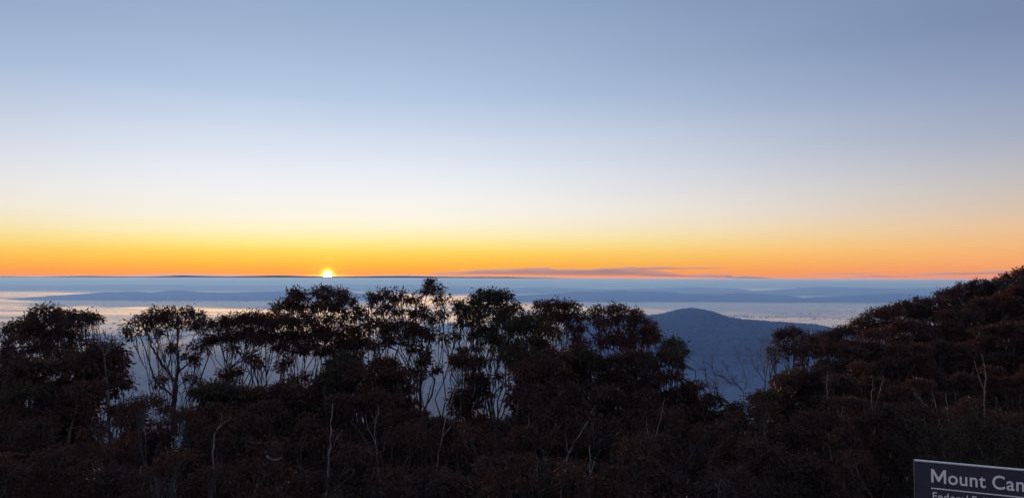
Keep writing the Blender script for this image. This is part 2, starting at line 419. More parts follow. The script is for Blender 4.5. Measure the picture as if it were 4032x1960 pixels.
# ------------------------------------------------------------------ clouds low on the horizon, far outside the haze
M_cloud = mat_volume('cloud_streak', (0.80, 0.69, 0.68), 1.9e-4, 0.2, 0.0)
M_bank = mat_volume('cloud_bank', (0.80, 0.76, 0.78), 1.6e-4, 0.3, 0.0)
M_puff = mat_volume('cloud_puff', (0.80, 0.74, 0.76), 1.0e-3, 0.2, 0.0)
def cloud(pts, D, depth, thick_px, seed, label, mat=M_cloud, nx=160, nv=24, lump=0.0):
    """pts: (px, centre py, half thickness px) along the cloud"""
    pts = np.array(pts, float)
    cx = []; cz = []; ht = []
    for px, py, t in pts:
        p = at(px, py, D); cx.append(p.x); cz.append(p.z); ht.append(t * D / FPX)
    xs = np.linspace(cx[0], cx[-1], nx)
    z0 = np.interp(xs, cx, cz); t0 = np.interp(xs, cx, ht)
    vv = np.linspace(-1, 1, nv)
    XX, VV = np.meshgrid(xs, vv, indexing='ij')
    span = xs[-1] - xs[0]
    n1 = fbm(XX / span * 9, VV * 1.3, 4, seed); n2 = fbm(XX / span * 30, VV * 3, 3, seed + 5)
    fall = np.maximum(0, 1 - VV ** 2) ** 0.8
    th = t0[:, None] * fall * np.maximum(0, (0.35 + 1.5 * (n1 - 0.25)) + lump * (n2 - 0.5))
    ends = np.minimum(1, np.minimum(np.arange(nx), np.arange(nx)[::-1]) / 4.0)[:, None]
    th = th * ends + 0.5
    zc = z0[:, None] + (n1 - 0.5) * t0[:, None] * 0.8
    up = np.stack([XX, D + VV * depth, zc + th], -1).reshape(-1, 3)
    dn = np.stack([XX, D + VV * depth, zc - th * 0.7], -1).reshape(-1, 3)
    off = nx * nv
    ii, jj = np.meshgrid(np.arange(nx - 1), np.arange(nv - 1), indexing='ij')
    q = np.stack([ii * nv + jj, (ii + 1) * nv + jj, (ii + 1) * nv + jj + 1, ii * nv + jj + 1], -1).reshape(-1, 4)
    ring = [(i, 0) for i in range(nx)] + [(nx - 1, j) for j in range(1, nv)] + [(i, nv - 1) for i in range(nx - 2, -1, -1)] + [(0, j) for j in range(nv - 2, 0, -1)]
    rid = np.array([i * nv + j for i, j in ring]); rn = np.roll(rid, -1)
    sq = np.stack([rid, rn, rn + off, rid + off], -1)
    o = mesh_obj('cloud', np.vstack([up, dn]), np.vstack([q, q[:, ::-1] + off, sq[:, ::-1]]), mat, smooth_=True)
    tag(o, label, 'cloud', 'thin clouds low over the horizon')
    return o
cloud([(-700, 1095, 14), (-200, 1094, 12), (150, 1094, 10), (420, 1092, 13), (700, 1090, 14), (950, 1091, 15), (1130, 1092, 11), (1270, 1097, 6), (1420, 1094, 10), (1600, 1092, 13), (1850, 1094, 8), (2150, 1098, 7), (2500, 1102, 5)],
      118000, 9000, 6, 281, 'long low grey cloud bank the sun is rising out of', M_bank, 260, 16, .5)
cloud([(2300, 1101, 4), (2700, 1103, 6), (3100, 1104, 7), (3500, 1105, 6), (3900, 1106, 7), (4400, 1108, 6)], 119000, 9000, 6, 291, 'low grey cloud bank closing the horizon beyond the hazy hill', M_bank, 220, 16, .5)
cloud([(1690, 1078, 4), (1850, 1074, 11), (2050, 1072, 18), (2250, 1074, 21), (2450, 1076, 18), (2650, 1082, 9)], 125000, 8000, 10, 201,
      'long mauve streak of cloud resting along the orange horizon')
cloud([(2250, 1068, 4), (2400, 1062, 10), (2550, 1057, 9), (2700, 1056, 6), (2850, 1056, 2)], 130000, 7000, 8, 211,
      'slender rising cloud tail tapering above the long mauve streak')
cloud([(2540, 1086, 2), (2700, 1086, 8), (2850, 1090, 9), (2960, 1095, 8), (3060, 1098, 3)], 120000, 6000, 8, 221, 'low flat pink cloud beneath the tapering cloud tail')
cloud([(2838, 1093, 3), (2850, 1088, 8), (2864, 1086, 11), (2876, 1090, 7), (2890, 1095, 3)], 110000, 1200, 10, 231, 'tiny puffy cumulus tower poking up from the horizon', M_puff, 60, 16, 1.5)
cloud([(2888, 1098, 2), (2930, 1093, 5), (2990, 1094, 5), (3040, 1099, 3)], 111000, 2200, 8, 241, 'small flat-topped grey cloud beside the puffy cumulus tower', M_puff, 60, 16, 1.0)
cloud([(3185, 1079, 1), (3260, 1077, 4), (3350, 1077, 4), (3440, 1077, 1)], 125000, 7000, 4, 251, 'hair-thin grey cloud line over the wooded right slope gap')
cloud([(3340, 1092, 1.5), (3420, 1089, 6), (3500, 1088, 5), (3560, 1087, 1)], 122000, 7000, 4, 261, 'short faint cloud wisp just under the hair-thin line')
cloud([(3600, 1082, 1.5), (3720, 1079, 7), (3850, 1075, 9), (3980, 1072, 8), (4150, 1068, 3)], 125000, 8000, 8, 271, 'grey cloud bar running behind the highest trees of the right slope')

# ------------------------------------------------------------------ farm sheds far down in the valley
M_roof = mat_plain('galvanised_roof', (0.55, 0.56, 0.58), (0.7, 0.7, 0.7), 0.4, 0.35)
M_roof.node_tree.nodes['Principled BSDF'].inputs['Metallic'].default_value = 0.7
M_wall = mat_plain('shed_wall', (0.35, 0.35, 0.34), (0.5, 0.5, 0.48), 0.3, 0.7)
def shed(px, py, length, width, height, rz, label):
    d = ray(px, py); D = (EYE.z - PLAIN) / -d.z
    p = EYE + d * D
    z0 = gz(p.x, p.y)
    e = empty('farm_shed', (p.x, p.y, z0)); e.rotation_euler[2] = rz
    l, w_, h, rh = length / 2, width / 2, height, height + width * 0.12
    v = [(-l, -w_, -1), (l, -w_, -1), (l, w_, -1), (-l, w_, -1), (-l, -w_, h), (l, -w_, h), (l, w_, h), (-l, w_, h), (-l, 0, rh), (l, 0, rh)]
    mesh_obj('wall', v, [(0, 1, 5, 4), (2, 3, 7, 6), (1, 2, 6, 9, 5), (3, 0, 4, 8, 7)], M_wall, e)
    o = 1.0; t = .3
    v = [(-l - o, -w_ - o, h - .1), (l + o, -w_ - o, h - .1), (l + o, 0, rh + .15), (-l - o, 0, rh + .15), (l + o, w_ + o, h - .1), (-l - o, w_ + o, h - .1)]
    v = v + [(a, b, c_ + t) for a, b, c_ in v]
    mesh_obj('roof', v, [(6, 7, 8, 9), (9, 8, 10, 11), (0, 3, 2, 1), (3, 5, 4, 2), (0, 1, 7, 6), (5, 11, 10, 4), (1, 2, 8, 7), (2, 4, 10, 8), (0, 6, 9, 3), (3, 9, 11, 5)], M_roof, e)
    for k in (-0.4, 0.0, 0.4):
        x = k * l
        mesh_obj('door', [(x - 3, -w_ - .2, 0), (x + 3, -w_ - .2, 0), (x + 3, -w_ - .2, h * .8), (x - 3, -w_ - .2, h * .8),
                          (x - 3, -w_ - .02, 0), (x + 3, -w_ - .02, 0), (x + 3, -w_ - .02, h * .8), (x - 3, -w_ - .02, h * .8)],
                 [(0, 1, 2, 3), (0, 3, 7, 4), (1, 5, 6, 2), (3, 2, 6, 7), (0, 4, 5, 1)], M_hill, e)
    tag(e, label, 'shed')
shed(1028, 1437, 44, 26, 7, 0.12, 'long pale shed roof glinting in the valley between tree stems')
shed(1076, 1441, 38, 24, 6, 0.05, 'shorter pale shed roof next to the long glinting shed')
shed(2853, 1390, 16, 12, 5, 0.2, 'small lone white shed at the foot of the hazy wooded hill')

# ------------------------------------------------------------------ trees
class Tubes:
    def __init__(s): s.v = []; s.f = []; s.n = 0
    def add(s, pts, radii, sides=5):
        pts = np.asarray(pts, float); radii = np.asarray(radii, float); k = len(pts)
        tan = np.gradient(pts, axis=0); tan /= np.linalg.norm(tan, axis=1, keepdims=True) + 1e-9
        ref = np.where(np.abs(tan[:, 2:3]) > 0.9, np.array([[1.0, 0, 0]]), np.array([[0, 0, 1.0]]))
        u = np.cross(tan, ref); u /= np.linalg.norm(u, axis=1, keepdims=True) + 1e-9
        v = np.cross(tan, u)
        a = np.arange(sides) * 2 * math.pi / sides
        ring = pts[:, None] + radii[:, None, None] * (u[:, None] * np.cos(a)[None, :, None] + v[:, None] * np.sin(a)[None, :, None])
        s.v.append(ring.reshape(-1, 3))
        i, j = np.meshgrid(np.arange(k - 1), np.arange(sides), indexing='ij'); j2 = (j + 1) % sides
        s.f.append((np.stack([i * sides + j, i * sides + j2, (i + 1) * sides + j2, (i + 1) * sides + j], -1).reshape(-1, 4) + s.n))
        s.n += k * sides
    def build(s, name, mat, parent):
        return mesh_obj(name, np.vstack(s.v), np.vstack(s.f), mat, parent, smooth_=True)

def wander(a, b, rng, n=7, amp=0.10, sag=0.0):
    """crooked path from a to b"""
    a = np.asarray(a, float); b = np.asarray(b, float)
    t = np.linspace(0, 1, n)[:, None]
    L_ = np.linalg.norm(b - a)
    off = rng.normal(0, 1, (n, 3)) * amp * L_ * 0.45
    off[1:-1] = (off[1:-1] + off[:-2] + off[2:]) / 2.2
    bow = rng.normal(0, 1, 3) * amp * L_
    p = a + (b - a) * t + off * np.sin(t * math.pi) ** 0.7 + bow * np.sin(t * math.pi)
    p[:, 2] += sag * L_ * np.sin(t[:, 0] * math.pi)
    return p

def leaf_mesh(centres, rng, per, sigma, size, out_dirs):
    """lance-shaped leaves bunched round twig ends"""
    n = len(centres)
    cnt = rng.poisson(per, n)
    idx = np.repeat(np.arange(n), cnt); m = len(idx)
    d = rng.normal(0, 1, (m, 3)); d /= np.linalg.norm(d, axis=1, keepdims=True)
    rad = np.minimum(np.abs(rng.normal(0, 1, (m, 1))), 1.7) * sigma[idx][:, None]
    base = centres[idx] + d * rad * np.array([1.15, 1.15, 0.8])
    ax = d * 0.75 + out_dirs[idx] * 0.55 + rng.normal(0, 0.35, (m, 3))
    ax[:, 2] -= rng.uniform(0.05, 0.95, m)
    ax /= np.linalg.norm(ax, axis=1, keepdims=True) + 1e-9
    w_ = np.cross(ax, rng.normal(0, 1, (m, 3))); w_ /= np.linalg.norm(w_, axis=1, keepdims=True) + 1e-9
    nrm = np.cross(ax, w_)
    ln = size * rng.uniform(0.65, 1.3, (m, 1)); wd = ln * rng.uniform(0.13, 0.19, (m, 1))
    droop = np.array([[0, 0, -1.0]]) * ln * rng.uniform(0.0, 0.3, (m, 1))
    v0 = base; v1 = base + ax * ln * 0.42 + w_ * wd + nrm * ln * 0.03; v3 = base + ax * ln * 0.42 - w_ * wd + nrm * ln * 0.03
    v2 = base + ax * ln + droop
    V = np.stack([v0, v1, v2, v3], 1).reshape(-1, 3)
    F = np.arange(m * 4).reshape(-1, 4)
    clump = rng.random(n)
    tint = np.clip(0.55 * clump[idx] + 0.45 * rng.random(m), 0, 1)
    return V, F, np.repeat(tint, 4)

def make_tree(name, base, lobes, seed, mat, leaf=0.115, stems=3, fork=0.45, trunk_r=0.10, dens=1.0, paths=None, spread=0.35, bare=0):
    """lobes: (centre xyz, rx, ry, rz, density) in world space"""
    rng = np.random.default_rng(seed)
    base = np.asarray(base, float)
    e = empty(name, base)
    tb = Tubes(); cents = []; outs = []; sig = []
    C = np.array([l[0] for l in lobes]); 
    top = C[:, 2].max(); H = top - base[2]
    order = np.argsort(C[:, 0] + rng.normal(0, 0.1, len(C)))
    groups = np.array_split(order, max(1, min(stems, len(C))))
    root = np.array([0, 0, 0.0])
    for gi, g in enumerate(groups):
        if len(g) == 0: continue
        mean = C[g].mean(0) - base
        fk = mean * np.array([0.55, 0.55, 0]) + np.array([0, 0, H * fork * rng.uniform(0.8, 1.2)])
        b0 = root + np.array([rng.normal(0, spread * 0.4), rng.normal(0, spread * 0.4), -0.35])
        r0 = trunk_r * rng.uniform(0.75, 1.15)
        p = wander(b0, fk, rng, 9, 0.085)
        tb.add(p, np.linspace(r0 * 1.15, r0 * 0.68, 9), 7)
        for li in g:
            c_, rx, ry, rz, dn = lobes[li]
            c_ = np.asarray(c_, float) - base
            hub = c_ - np.array([0, 0, rz * 0.55])
            st = p[rng.integers(6, 9)]
            rr = r0 * rng.uniform(0.42, 0.6)
            q = wander(st, hub, rng, 8, 0.12, -0.03)
            tb.add(q, np.linspace(rr, rr * 0.45, 8), 6)
            # branches fan out inside the crown lobe
            nsub = max(3, int(5 * (rx + ry) / 1.2))
            subs = []
            for s_ in range(nsub):
                dd = rng.normal(0, 1, 3); dd[2] = abs(dd[2]) * 0.9 + 0.15; dd /= np.linalg.norm(dd)
                tip = c_ + dd * np.array([rx, ry, rz]) * rng.uniform(0.4, 0.72) - np.array([0, 0, rz * 0.2])
                q2 = wander(q[rng.integers(5, 8)], tip, rng, 5, 0.10)
                tb.add(q2, np.linspace(rr * 0.42, 0.010, 5), 4); subs.append(q2)
            ncl = int(max(8, 62 * dn * dens * (rx * rz + ry * rz + rx * ry) / 1.0))
            dd = rng.normal(0, 1, (ncl, 3)); dd /= np.linalg.norm(dd, axis=1, keepdims=True)
            dd[:, 2] = np.where(dd[:, 2] < -0.35, -dd[:, 2], dd[:, 2])
            rr_ = rng.uniform(0.35, 1.0, (ncl, 1)) ** 0.55 * rng.uniform(0.86, 1.10, (ncl, 1))
            cc = c_ + dd * np.array([rx, ry, rz]) * rr_
            for k in range(ncl):
                sub = subs[rng.integers(0, nsub)]
                dist = np.linalg.norm(sub[-1] - cc[k])
                for tr_ in range(3):
                    s2 = subs[rng.integers(0, nsub)]; d2_ = np.linalg.norm(s2[-1] - cc[k])
                    if d2_ < dist: sub, dist = s2, d2_
                tb.add(wander(sub[rng.integers(2, 5)], cc[k], rng, 3, 0.08), [0.010, 0.007, 0.004], 3)
            cents.append(cc); outs.append(dd); sig.append(rng.uniform(0.075, 0.135, ncl))
    if paths:
        for pts, r0, r1 in paths:
            pts = np.array(pts) - base
            k = len(pts); t = np.linspace(0, k - 1, k * 4)
            pp = np.stack([np.interp(t, np.arange(k), pts[:, i]) for i in range(3)], -1)
            pp[1:-1] = (pp[:-2] + pp[1:-1] * 2 + pp[2:]) / 4
            pp += rng.normal(0, 0.012, pp.shape)
            tb.add(pp, np.linspace(r0, r1, len(pp)), 6)
    tb.build('trunk', M_bark, e)
    if cents:
        cents = np.vstack(cents); outs = np.vstack(outs); sig = np.concatenate(sig)
        V, F, tint = leaf_mesh(cents, rng, 26, sig, leaf, outs)
        mesh_obj('crown', V, F, mat, e, attr=tint)
    return e

def hero(base_px, D, lobes, seed, label, mat=M_leaf, stems=3, fork=0.5, leaf=0.115, dens=1.0, paths=None, trunk_r=0.062, strag=1.0, group='gum trees standing along the skyline'):
    rng = np.random.default_rng(seed + 1000)
    bx = ray(base_px * K, 1600).x * D
    base = (bx, D, gz(bx, D))
    L3 = []
    for l in lobes:
        cx, cy_, rx, rz = l[:4]; dn = l[4] if len(l) > 4 else 1.0
        dd = D + rng.normal(0, 0.35)
        p = at2(cx, cy_, dd); s = D * K / FPX
        L3.append((np.array(p), rx * s, 0.9 * rx * s + 0.05, rz * s, dn))
    # straggling clumps lower on the stems
    xs_ = [l[0] for l in lobes]; yb = max(l[1] + l[3] for l in lobes); s = D * K / FPX
    for k in range(int(len(lobes) * strag)):
        cx = rng.uniform(min(xs_) - 5, max(xs_) + 5); cy_ = yb + rng.uniform(-45, 75)
        r_ = rng.uniform(9, 22)
        L3.append((np.array(at2(cx, cy_, D + rng.normal(0, .5))), r_ * s, r_ * s, r_ * s * rng.uniform(.6, 1.1), rng.uniform(.5, .9)))
    pp = None
    if paths:
        pp = [([np.array(at2(x, y, D + dy)) for x, y, dy in pts], r0, r1) for pts, r0, r1 in paths]
    e = make_tree('gum_tree', base, L3, seed, mat, leaf, stems, fork, trunk_r, dens, pp)
    tag(e, label, 'tree', group)
    return e

hero(130, 22, [(40, 836, 42, 22, .7), (75, 822, 40, 26), (112, 803, 40, 32), (150, 806, 36, 28), (178, 805, 26, 24), (214, 806, 30, 22), (236, 803, 14, 14, .7), (95, 848, 55, 24),
               (165, 838, 45, 26), (195, 858, 36, 22, .8), (20, 862, 26, 14, .5), (120, 884, 70, 26)], 1,
     'broad gum tree with a leafy spray reaching out beside a bare twiggy sapling', M_leaf, 4)
hero(262, 18.5, [(258, 897, 62, 32, 1.2), (215, 925, 56, 36, 1.1), (292, 928, 32, 38, 1.1), (250, 965, 80, 40), (190, 985, 60, 36)], 2,
     'low rounded gum crown below the bare twiggy sapling', M_leaf, 3)
hero(437, 23, [(352, 818, 36, 24), (333, 846, 20, 18), (398, 796, 34, 22), (445, 793, 40, 22), (486, 803, 32, 20), (505, 832, 24, 24), (425, 815, 48, 16, .7), (380, 838, 34, 15, .5),
               (498, 875, 24, 22, .8), (478, 905, 30, 22, .8), (430, 880, 12, 12, .5), (395, 965, 20, 24, .6)], 3,
     'isolated gum tree with open forked limbs against the valley haze', M_leaf, 3, 0.35, 0.115, 0.85,
     [([(436, 1090, 0), (437, 1020, 0), (444, 965, 0)], .085, .065), ([(444, 965, 0), (416, 928, .1), (398, 900, .1), (384, 877, .2), (372, 840, .2), (358, 822, .2)], .05, .015),
      ([(444, 965, 0), (447, 925, -.1), (448, 896, -.1), (446, 860, 0), (450, 830, 0), (446, 800, 0)], .05, .016),
      ([(437, 1005, 0), (425, 985, -.1), (403, 970, -.2), (386, 945, -.2), (376, 915, -.2), (369, 885, -.2), (352, 842, -.1)], .04, .013),
      ([(420, 935, 0), (428, 905, 0), (432, 880, 0), (425, 850, 0), (415, 815, 0)], .028, .010), ([(447, 935, 0), (470, 918, 0), (488, 895, 0), (500, 850, 0)], .032, .010),
      ([(444, 975, 0), (462, 960, 0), (485, 945, 0)], .02, .006)], 0.035, 0.35)
hero(610, 24, [(548, 826, 36, 26), (590, 812, 38, 24), (632, 808, 40, 24), (668, 818, 34, 26), (560, 858, 40, 22), (618, 850, 48, 24), (672, 852, 36, 24), (530, 868, 22, 22, .8)], 4,
     'flat-topped gum tree with many slim stems next to the isolated forked gum', M_leaf_red, 5, 0.55)
hero(792, 25, [(742, 752, 32, 26), (722, 780, 36, 28), (770, 775, 22, 26, .8), (805, 742, 26, 22), (838, 745, 36, 26), (868, 770, 28, 30), (815, 778, 50, 22, .75), (700, 812, 40, 26), (752, 815, 48, 28),
               (850, 812, 34, 24, .8), (902, 806, 26, 34), (800, 845, 55, 26, .9), (880, 850, 42, 30), (720, 850, 44, 26), (765, 868, 46, 20, .8), (850, 882, 40, 26, .9), (905, 872, 30, 34)], 5,
     'tall russet gum tree standing straight below the rising sun', M_leaf_red, 4, 0.5)
hero(1035, 24, [(958, 748, 34, 24, .9), (1000, 750, 26, 22, .9), (935, 770, 16, 20, .7), (980, 784, 40, 22, .7), (1086, 738, 30, 24, .9), (1118, 758, 20, 20, .7), (1046, 756, 12, 18, .5), (1080, 711, 7, 7, .6),
                (1062, 795, 36, 24, .9), (1010, 828, 48, 24), (1105, 806, 28, 26, .7), (950, 830, 36, 30), (1060, 850, 50, 30)], 6,
     'airy gum tree with one thin sprig sticking up above its crown', M_leaf, 4, 0.5)
hero(1215, 24, [(1225, 750, 36, 26), (1262, 760, 34, 28), (1196, 772, 34, 26), (1162, 782, 28, 24, .7), (1150, 768, 14, 16, .6), (1292, 786, 26, 28), (1236, 792, 52, 28, 1.1), (1180, 815, 42, 24, .7), (1280, 820, 40, 30, 1.1),
                (1225, 850, 44, 26, .8)], 7, 'domed gum tree with the highest rounded crown beside the airy sprigged gum', M_leaf_green, 4, 0.5)
hero(1345, 22.5, [(1340, 815, 40, 28, 1.2), (1312, 838, 40, 32, 1.2), (1372, 842, 34, 34, 1.1), (1335, 880, 62, 38), (1290, 900, 45, 36)], 8,
     'dense olive gum crown filling the dip between two rounded skyline trees', M_leaf_green, 3)
hero(1415, 27, [(1368, 775, 28, 20, .9), (1400, 770, 30, 18, .9), (1436, 778, 30, 20, .9), (1462, 800, 20, 20, .8), (1420, 802, 46, 18, .6), (1445, 826, 28, 16, .5), (1380, 800, 30, 22)], 9,
     'thin umbrella-shaped gum tree with light showing through below its crown', M_leaf_red, 4, 0.62)
hero(1575, 26, [(1503, 790, 24, 18, .8), (1545, 786, 36, 18, .9), (1582, 796, 34, 22), (1612, 818, 32, 26), (1638, 846, 24, 34), (1500, 822, 22, 20, .6), (1545, 815, 45, 20, .7), (1590, 850, 50, 30), (1530, 862, 44, 26, .9)], 10,
     'wide gum tree whose crown slopes down towards the hazy hill', M_leaf_red, 4, 0.55)
hero(1695, 21, [(1692, 872, 26, 22, 1.1), (1708, 895, 22, 28, 1.1), (1672, 905, 32, 30)], 11, 'small rounded green gum crown at the edge of the gap in the trees', M_leaf_green, 2)
hero(1990, 29, [(1994, 842, 32, 22), (1958, 858, 20, 26), (2028, 858, 28, 22), (1945, 900, 12, 22, .8), (2000, 876, 42, 20, .6), (2035, 890, 34, 24)], 12,
     'dark twin-topped gum tree on the far side of the gap', M_leaf, 3)
SL = 'gum trees massed on the right hand slope'
hero(2105, 31, [(2085, 852, 36, 22), (2128, 842, 32, 24), (2110, 880, 52, 26), (2060, 875, 30, 24)], 13, 'low gum crown just uphill of the dark twin-topped gum', M_leaf, 3, group=SL)
hero(2205, 33, [(2172, 818, 34, 24), (2212, 798, 38, 24), (2240, 790, 30, 22), (2195, 840, 55, 28), (2245, 825, 44, 28)], 14, 'rounded gum tree where the wooded slope starts to rise', M_leaf_red, 3, group=SL)
hero(2318, 35, [(2275, 778, 32, 20), (2315, 768, 34, 18), (2350, 764, 34, 18), (2300, 795, 50, 24), (2355, 795, 46, 26), (2290, 830, 50, 30)], 15, 'gum tree with a small window of light through its crown', M_leaf_red, 4, group=SL)
hero(2430, 36, [(2392, 745, 32, 20), (2428, 730, 34, 20), (2462, 722, 30, 20), (2420, 762, 54, 26), (2470, 755, 40, 28), (2400, 795, 50, 30)], 16, 'brown gum tree near the top of the wooded slope', M_leaf_red, 3, group=SL)
hero(2545, 35, [(2505, 722, 34, 22), (2540, 708, 30, 22), (2572, 696, 28, 22), (2610, 690, 40, 28), (2530, 745, 54, 28), (2590, 740, 48, 34), (2510, 790, 50, 34)], 17, 'uppermost gum tree crowning the wooded slope above the park sign', M_leaf, 3, group=SL)

# stock trees: one of each kind, then copies
def proto(seed, H, W_, mat, nl, stems, leaf=0.12, dens=1.0, trunk_r=0.08, fork=0.4, low=0.6, lob_s=(0.26, 0.46)):
    rng = np.random.default_rng(seed)
    lob = []
    for k in range(nl):
        f = (k + 0.5) / nl
        z = H * (0.96 - low * f ** 1.1) + rng.normal(0, H * 0.015)
        r = W_ * min(1.0, 0.2 + 1.6 * f) * rng.uniform(0.2, 1.0); a = k * 2.4 + rng.uniform(0, 1.2)
        sz = rng.uniform(*lob_s)
        lob.append((np.array([r * math.cos(a), r * math.sin(a), z]), sz, sz, sz * rng.uniform(0.5, 0.9), rng.uniform(0.55, 1.2) * (1.0 - 0.3 * f)))
    up_ = H - max(l[0][2] + l[3] for l in lob)
    for l in lob: l[0][2] += up_
    return make_tree('gum_tree', (0, 0, 0), lob, seed, mat, leaf, stems, fork, trunk_r, dens)
PROT = [proto(301, 7.0, 1.10, M_leaf, 19, 3, dens=1.25), proto(302, 7.0, 1.20, M_leaf_red, 21, 4, dens=1.25), proto(303, 7.0, 0.85, M_leaf, 16, 2, dens=1.3, trunk_r=.09),
        proto(304, 7.0, 1.15, M_leaf_green, 20, 4, dens=1.25), proto(305, 7.0, 0.8, M_leaf_red, 15, 3, dens=1.3), proto(306, 7.0, 1.3, M_leaf, 23, 5, dens=1.2)]
KIND = ['brown', 'russet', 'slim brown', 'olive', 'slim russet', 'broad brown']
FRONT = [proto(321, 4.0, 0.75, M_leaf, 16, 5, 0.075, 1.7, .035, .35, .7, (.16, .30)), proto(322, 4.0, 0.65, M_leaf_red, 14, 4, 0.075, 1.7, .04, .4, .65, (.16, .30)),
         proto(323, 4.0, 0.85, M_leaf_red, 17, 6, 0.07, 1.7, .03, .3, .75, (.16, .30)), proto(324, 4.0, 0.55, M_leaf, 9, 4, 0.075, 1.4, .03, .5, .5, (.15, .26))]
FKIND = ['bushy brown', 'slim russet', 'wide russet', 'thin open']
SHRUB = [proto(311, 2.2, 0.9, M_leaf, 13, 6, 0.07, 1.6, .02, .3, .6, (.2, .34)), proto(312, 2.2, 1.0, M_leaf_green, 14, 7, 0.07, 1.6, .02, .3, .6, (.2, .34))]
used = set()
def stock(k, x, y, scale, rz, label, cat, group, src=PROT, wide=1.0, name=None):
    root = src[k % len(src)]
    key = (id(src), k % len(src))
    if key in used:
        r = root.copy(); col.objects.link(r)
        for ch in root.children:
            c_ = ch.copy(); col.objects.link(c_); c_.parent = r
    else:
        used.add(key); r = root
    if name: r.name = name
    r.location = (x, y, gz(x, y) - 0.05)
    r.rotation_euler = (0, 0, rz); r.scale = (scale * wide, scale * wide, scale)
    for k_ in ('label', 'category', 'group'):
        if k_ in r: del r[k_]
    tag(r, label, cat, group)
    return r
rnd = random.Random(5)
def place(px, top, D, label, group, ks=(0, 1, 2, 3, 4, 5), src=None, Hp=7.0, kinds=None):
    src = src or PROT; kinds = kinds or KIND
    d = ray(px * K, top * K); x = d.x * D
    zt = EYE.z + d.z * D
    h = max(1.2, zt - gz(x, D))
    s = h / Hp; k = rnd.choice(ks)
    return stock(k, x, D, s, rnd.uniform(0, 6.28), label % kinds[k], 'tree', group, src, wide=min(1.25, max(0.85, 1.0 / s ** 0.7)))
G2 = 'shaded gum trees below the skyline crowns'
L2 = '%s gum tree crowded on the shaded slope under the skyline crowns'
for px, top, D in [(-10, 880, 18), (35, 888, 18), (85, 895, 17), (140, 905, 17.5), (60, 960, 15.5), (190, 960, 16), (340, 1010, 18), (515, 955, 19), (575, 960, 18.5), (640, 972, 18.5), (700, 968, 19), (760, 965, 19.5),
                   (820, 930, 20), (878, 900, 20.5), (925, 925, 20), (975, 985, 19), (1045, 1025, 19), (1190, 890, 22), (1120, 1050, 17), (1262, 1050, 17.5), (1318, 905, 20.5), (1365, 890, 21), (1410, 880, 22),
                   (1455, 866, 23), (1500, 882, 22), (1545, 888, 22), (1590, 878, 22.5), (1640, 895, 21), (1690, 930, 20), (1740, 955, 20), (1790, 985, 19), (1850, 1005, 20), (1915, 975, 22), (1965, 940, 23), (2010, 925, 23.5), (2065, 915, 23),
                   (545, 955, 20), (610, 968, 19.5), (672, 968, 19.5), (738, 960, 20), (795, 952, 20.5), (850, 885, 22), (950, 900, 23), (1010, 925, 22), (1085, 1050, 18.5), (1155, 1060, 18), (1340, 960, 18), (1430, 955, 18), (1530, 960, 18.5), (1620, 970, 18), (680, 1000, 17), (860, 985, 17.5), (560, 1010, 17)]:
    place(px, top, D, L2, G2)
L3 = '%s gum tree packed among the others on the rising right slope'
NG = (0, 1, 1, 2, 4, 5)
for px, top, D in [(2085, 890, 26), (2130, 872, 26), (2165, 852, 27), (2205, 838, 28), (2245, 825, 29), (2285, 812, 29), (2325, 800, 30), (2365, 790, 30), (2405, 775, 31), (2445, 765, 31), (2485, 752, 31), (2525, 740, 31), (2570, 725, 30), (2620, 712, 31),
                   (2120, 935, 21), (2185, 910, 22), (2245, 890, 23), (2305, 875, 23.5), (2365, 862, 24), (2425, 850, 24), (2485, 830, 24), (2545, 815, 24), (2600, 800, 23),
                   (2150, 985, 18), (2240, 965, 18), (2330, 950, 18.5), (2420, 935, 18.5), (2500, 920, 18), (2580, 900, 18)]:
    place(px, top + rnd.uniform(-16, 14), D + rnd.uniform(-1, 1), L3, SL, NG)
G4 = 'young gum trees in the dark foreground'
L4 = '%s young gum tree in the shadowed foreground thicket'
for i in range(40):
    px = -30 + i * 67 + rnd.uniform(-25, 25)
    place(px, rnd.uniform(1055, 1130) if 1060 < px < 1320 else rnd.uniform(990, 1110) if px < 1950 else rnd.uniform(970, 1060), rnd.uniform(12.5, 16), L4, G4, (0, 1, 2, 3), FRONT, 4.0, FKIND)
for i in range(34):
    px = -40 + i * 79 + rnd.uniform(-30, 30)
    if 2250 < px < 2720: continue
    place(px, rnd.uniform(1090, 1190), rnd.uniform(9.5, 12), L4, G4, (0, 1, 2, 3), FRONT, 4.0, FKIND)
# trees on the falling ground behind the skyline row
L5 = '%s gum tree lower down the slope half hidden behind the skyline crowns'
for i in range(60):
    D = rnd.uniform(34, 95); x = rnd.uniform(-0.72, 0.40) * D
    s_ = rnd.uniform(0.8, 1.05); k = rnd.randrange(6)
    if gz(x, D) + 7 * s_ > EYE.z - 0.16 * D: s_ = max(0.4, (EYE.z - 0.16 * D - gz(x, D)) / 7)
    stock(k, x, D, s_, rnd.uniform(0, 6.28), L5 % KIND[k], 'tree', 'gum trees lower down behind the skyline row')
for i in range(22):
    D = rnd.uniform(38, 50); x = rnd.uniform(0.44, 0.74) * D; k = rnd.choice(NG)
    f = (x / D - 0.42) / 0.25
    h = EYE.z - (0.085 - 0.075 * min(1, f)) * D - gz(x, D)
    stock(k, x, D, min(1.15, max(.5, h / 7.0)), rnd.uniform(0, 6.28), L3 % KIND[k], 'tree', SL)
for i in range(48):
    D = rnd.uniform(8.0, 19); x = rnd.uniform(-0.3, 0.75) * D
    if D < 9.5 and x > 3.0: continue
    stock(i, x, D, rnd.uniform(.7, 1.15), rnd.uniform(0, 6.28), ('brown', 'olive')[i % 2] + ' leafy shrub low under the gum trees', 'shrub', 'shrubs under the gum trees', SHRUB, name='shrub')

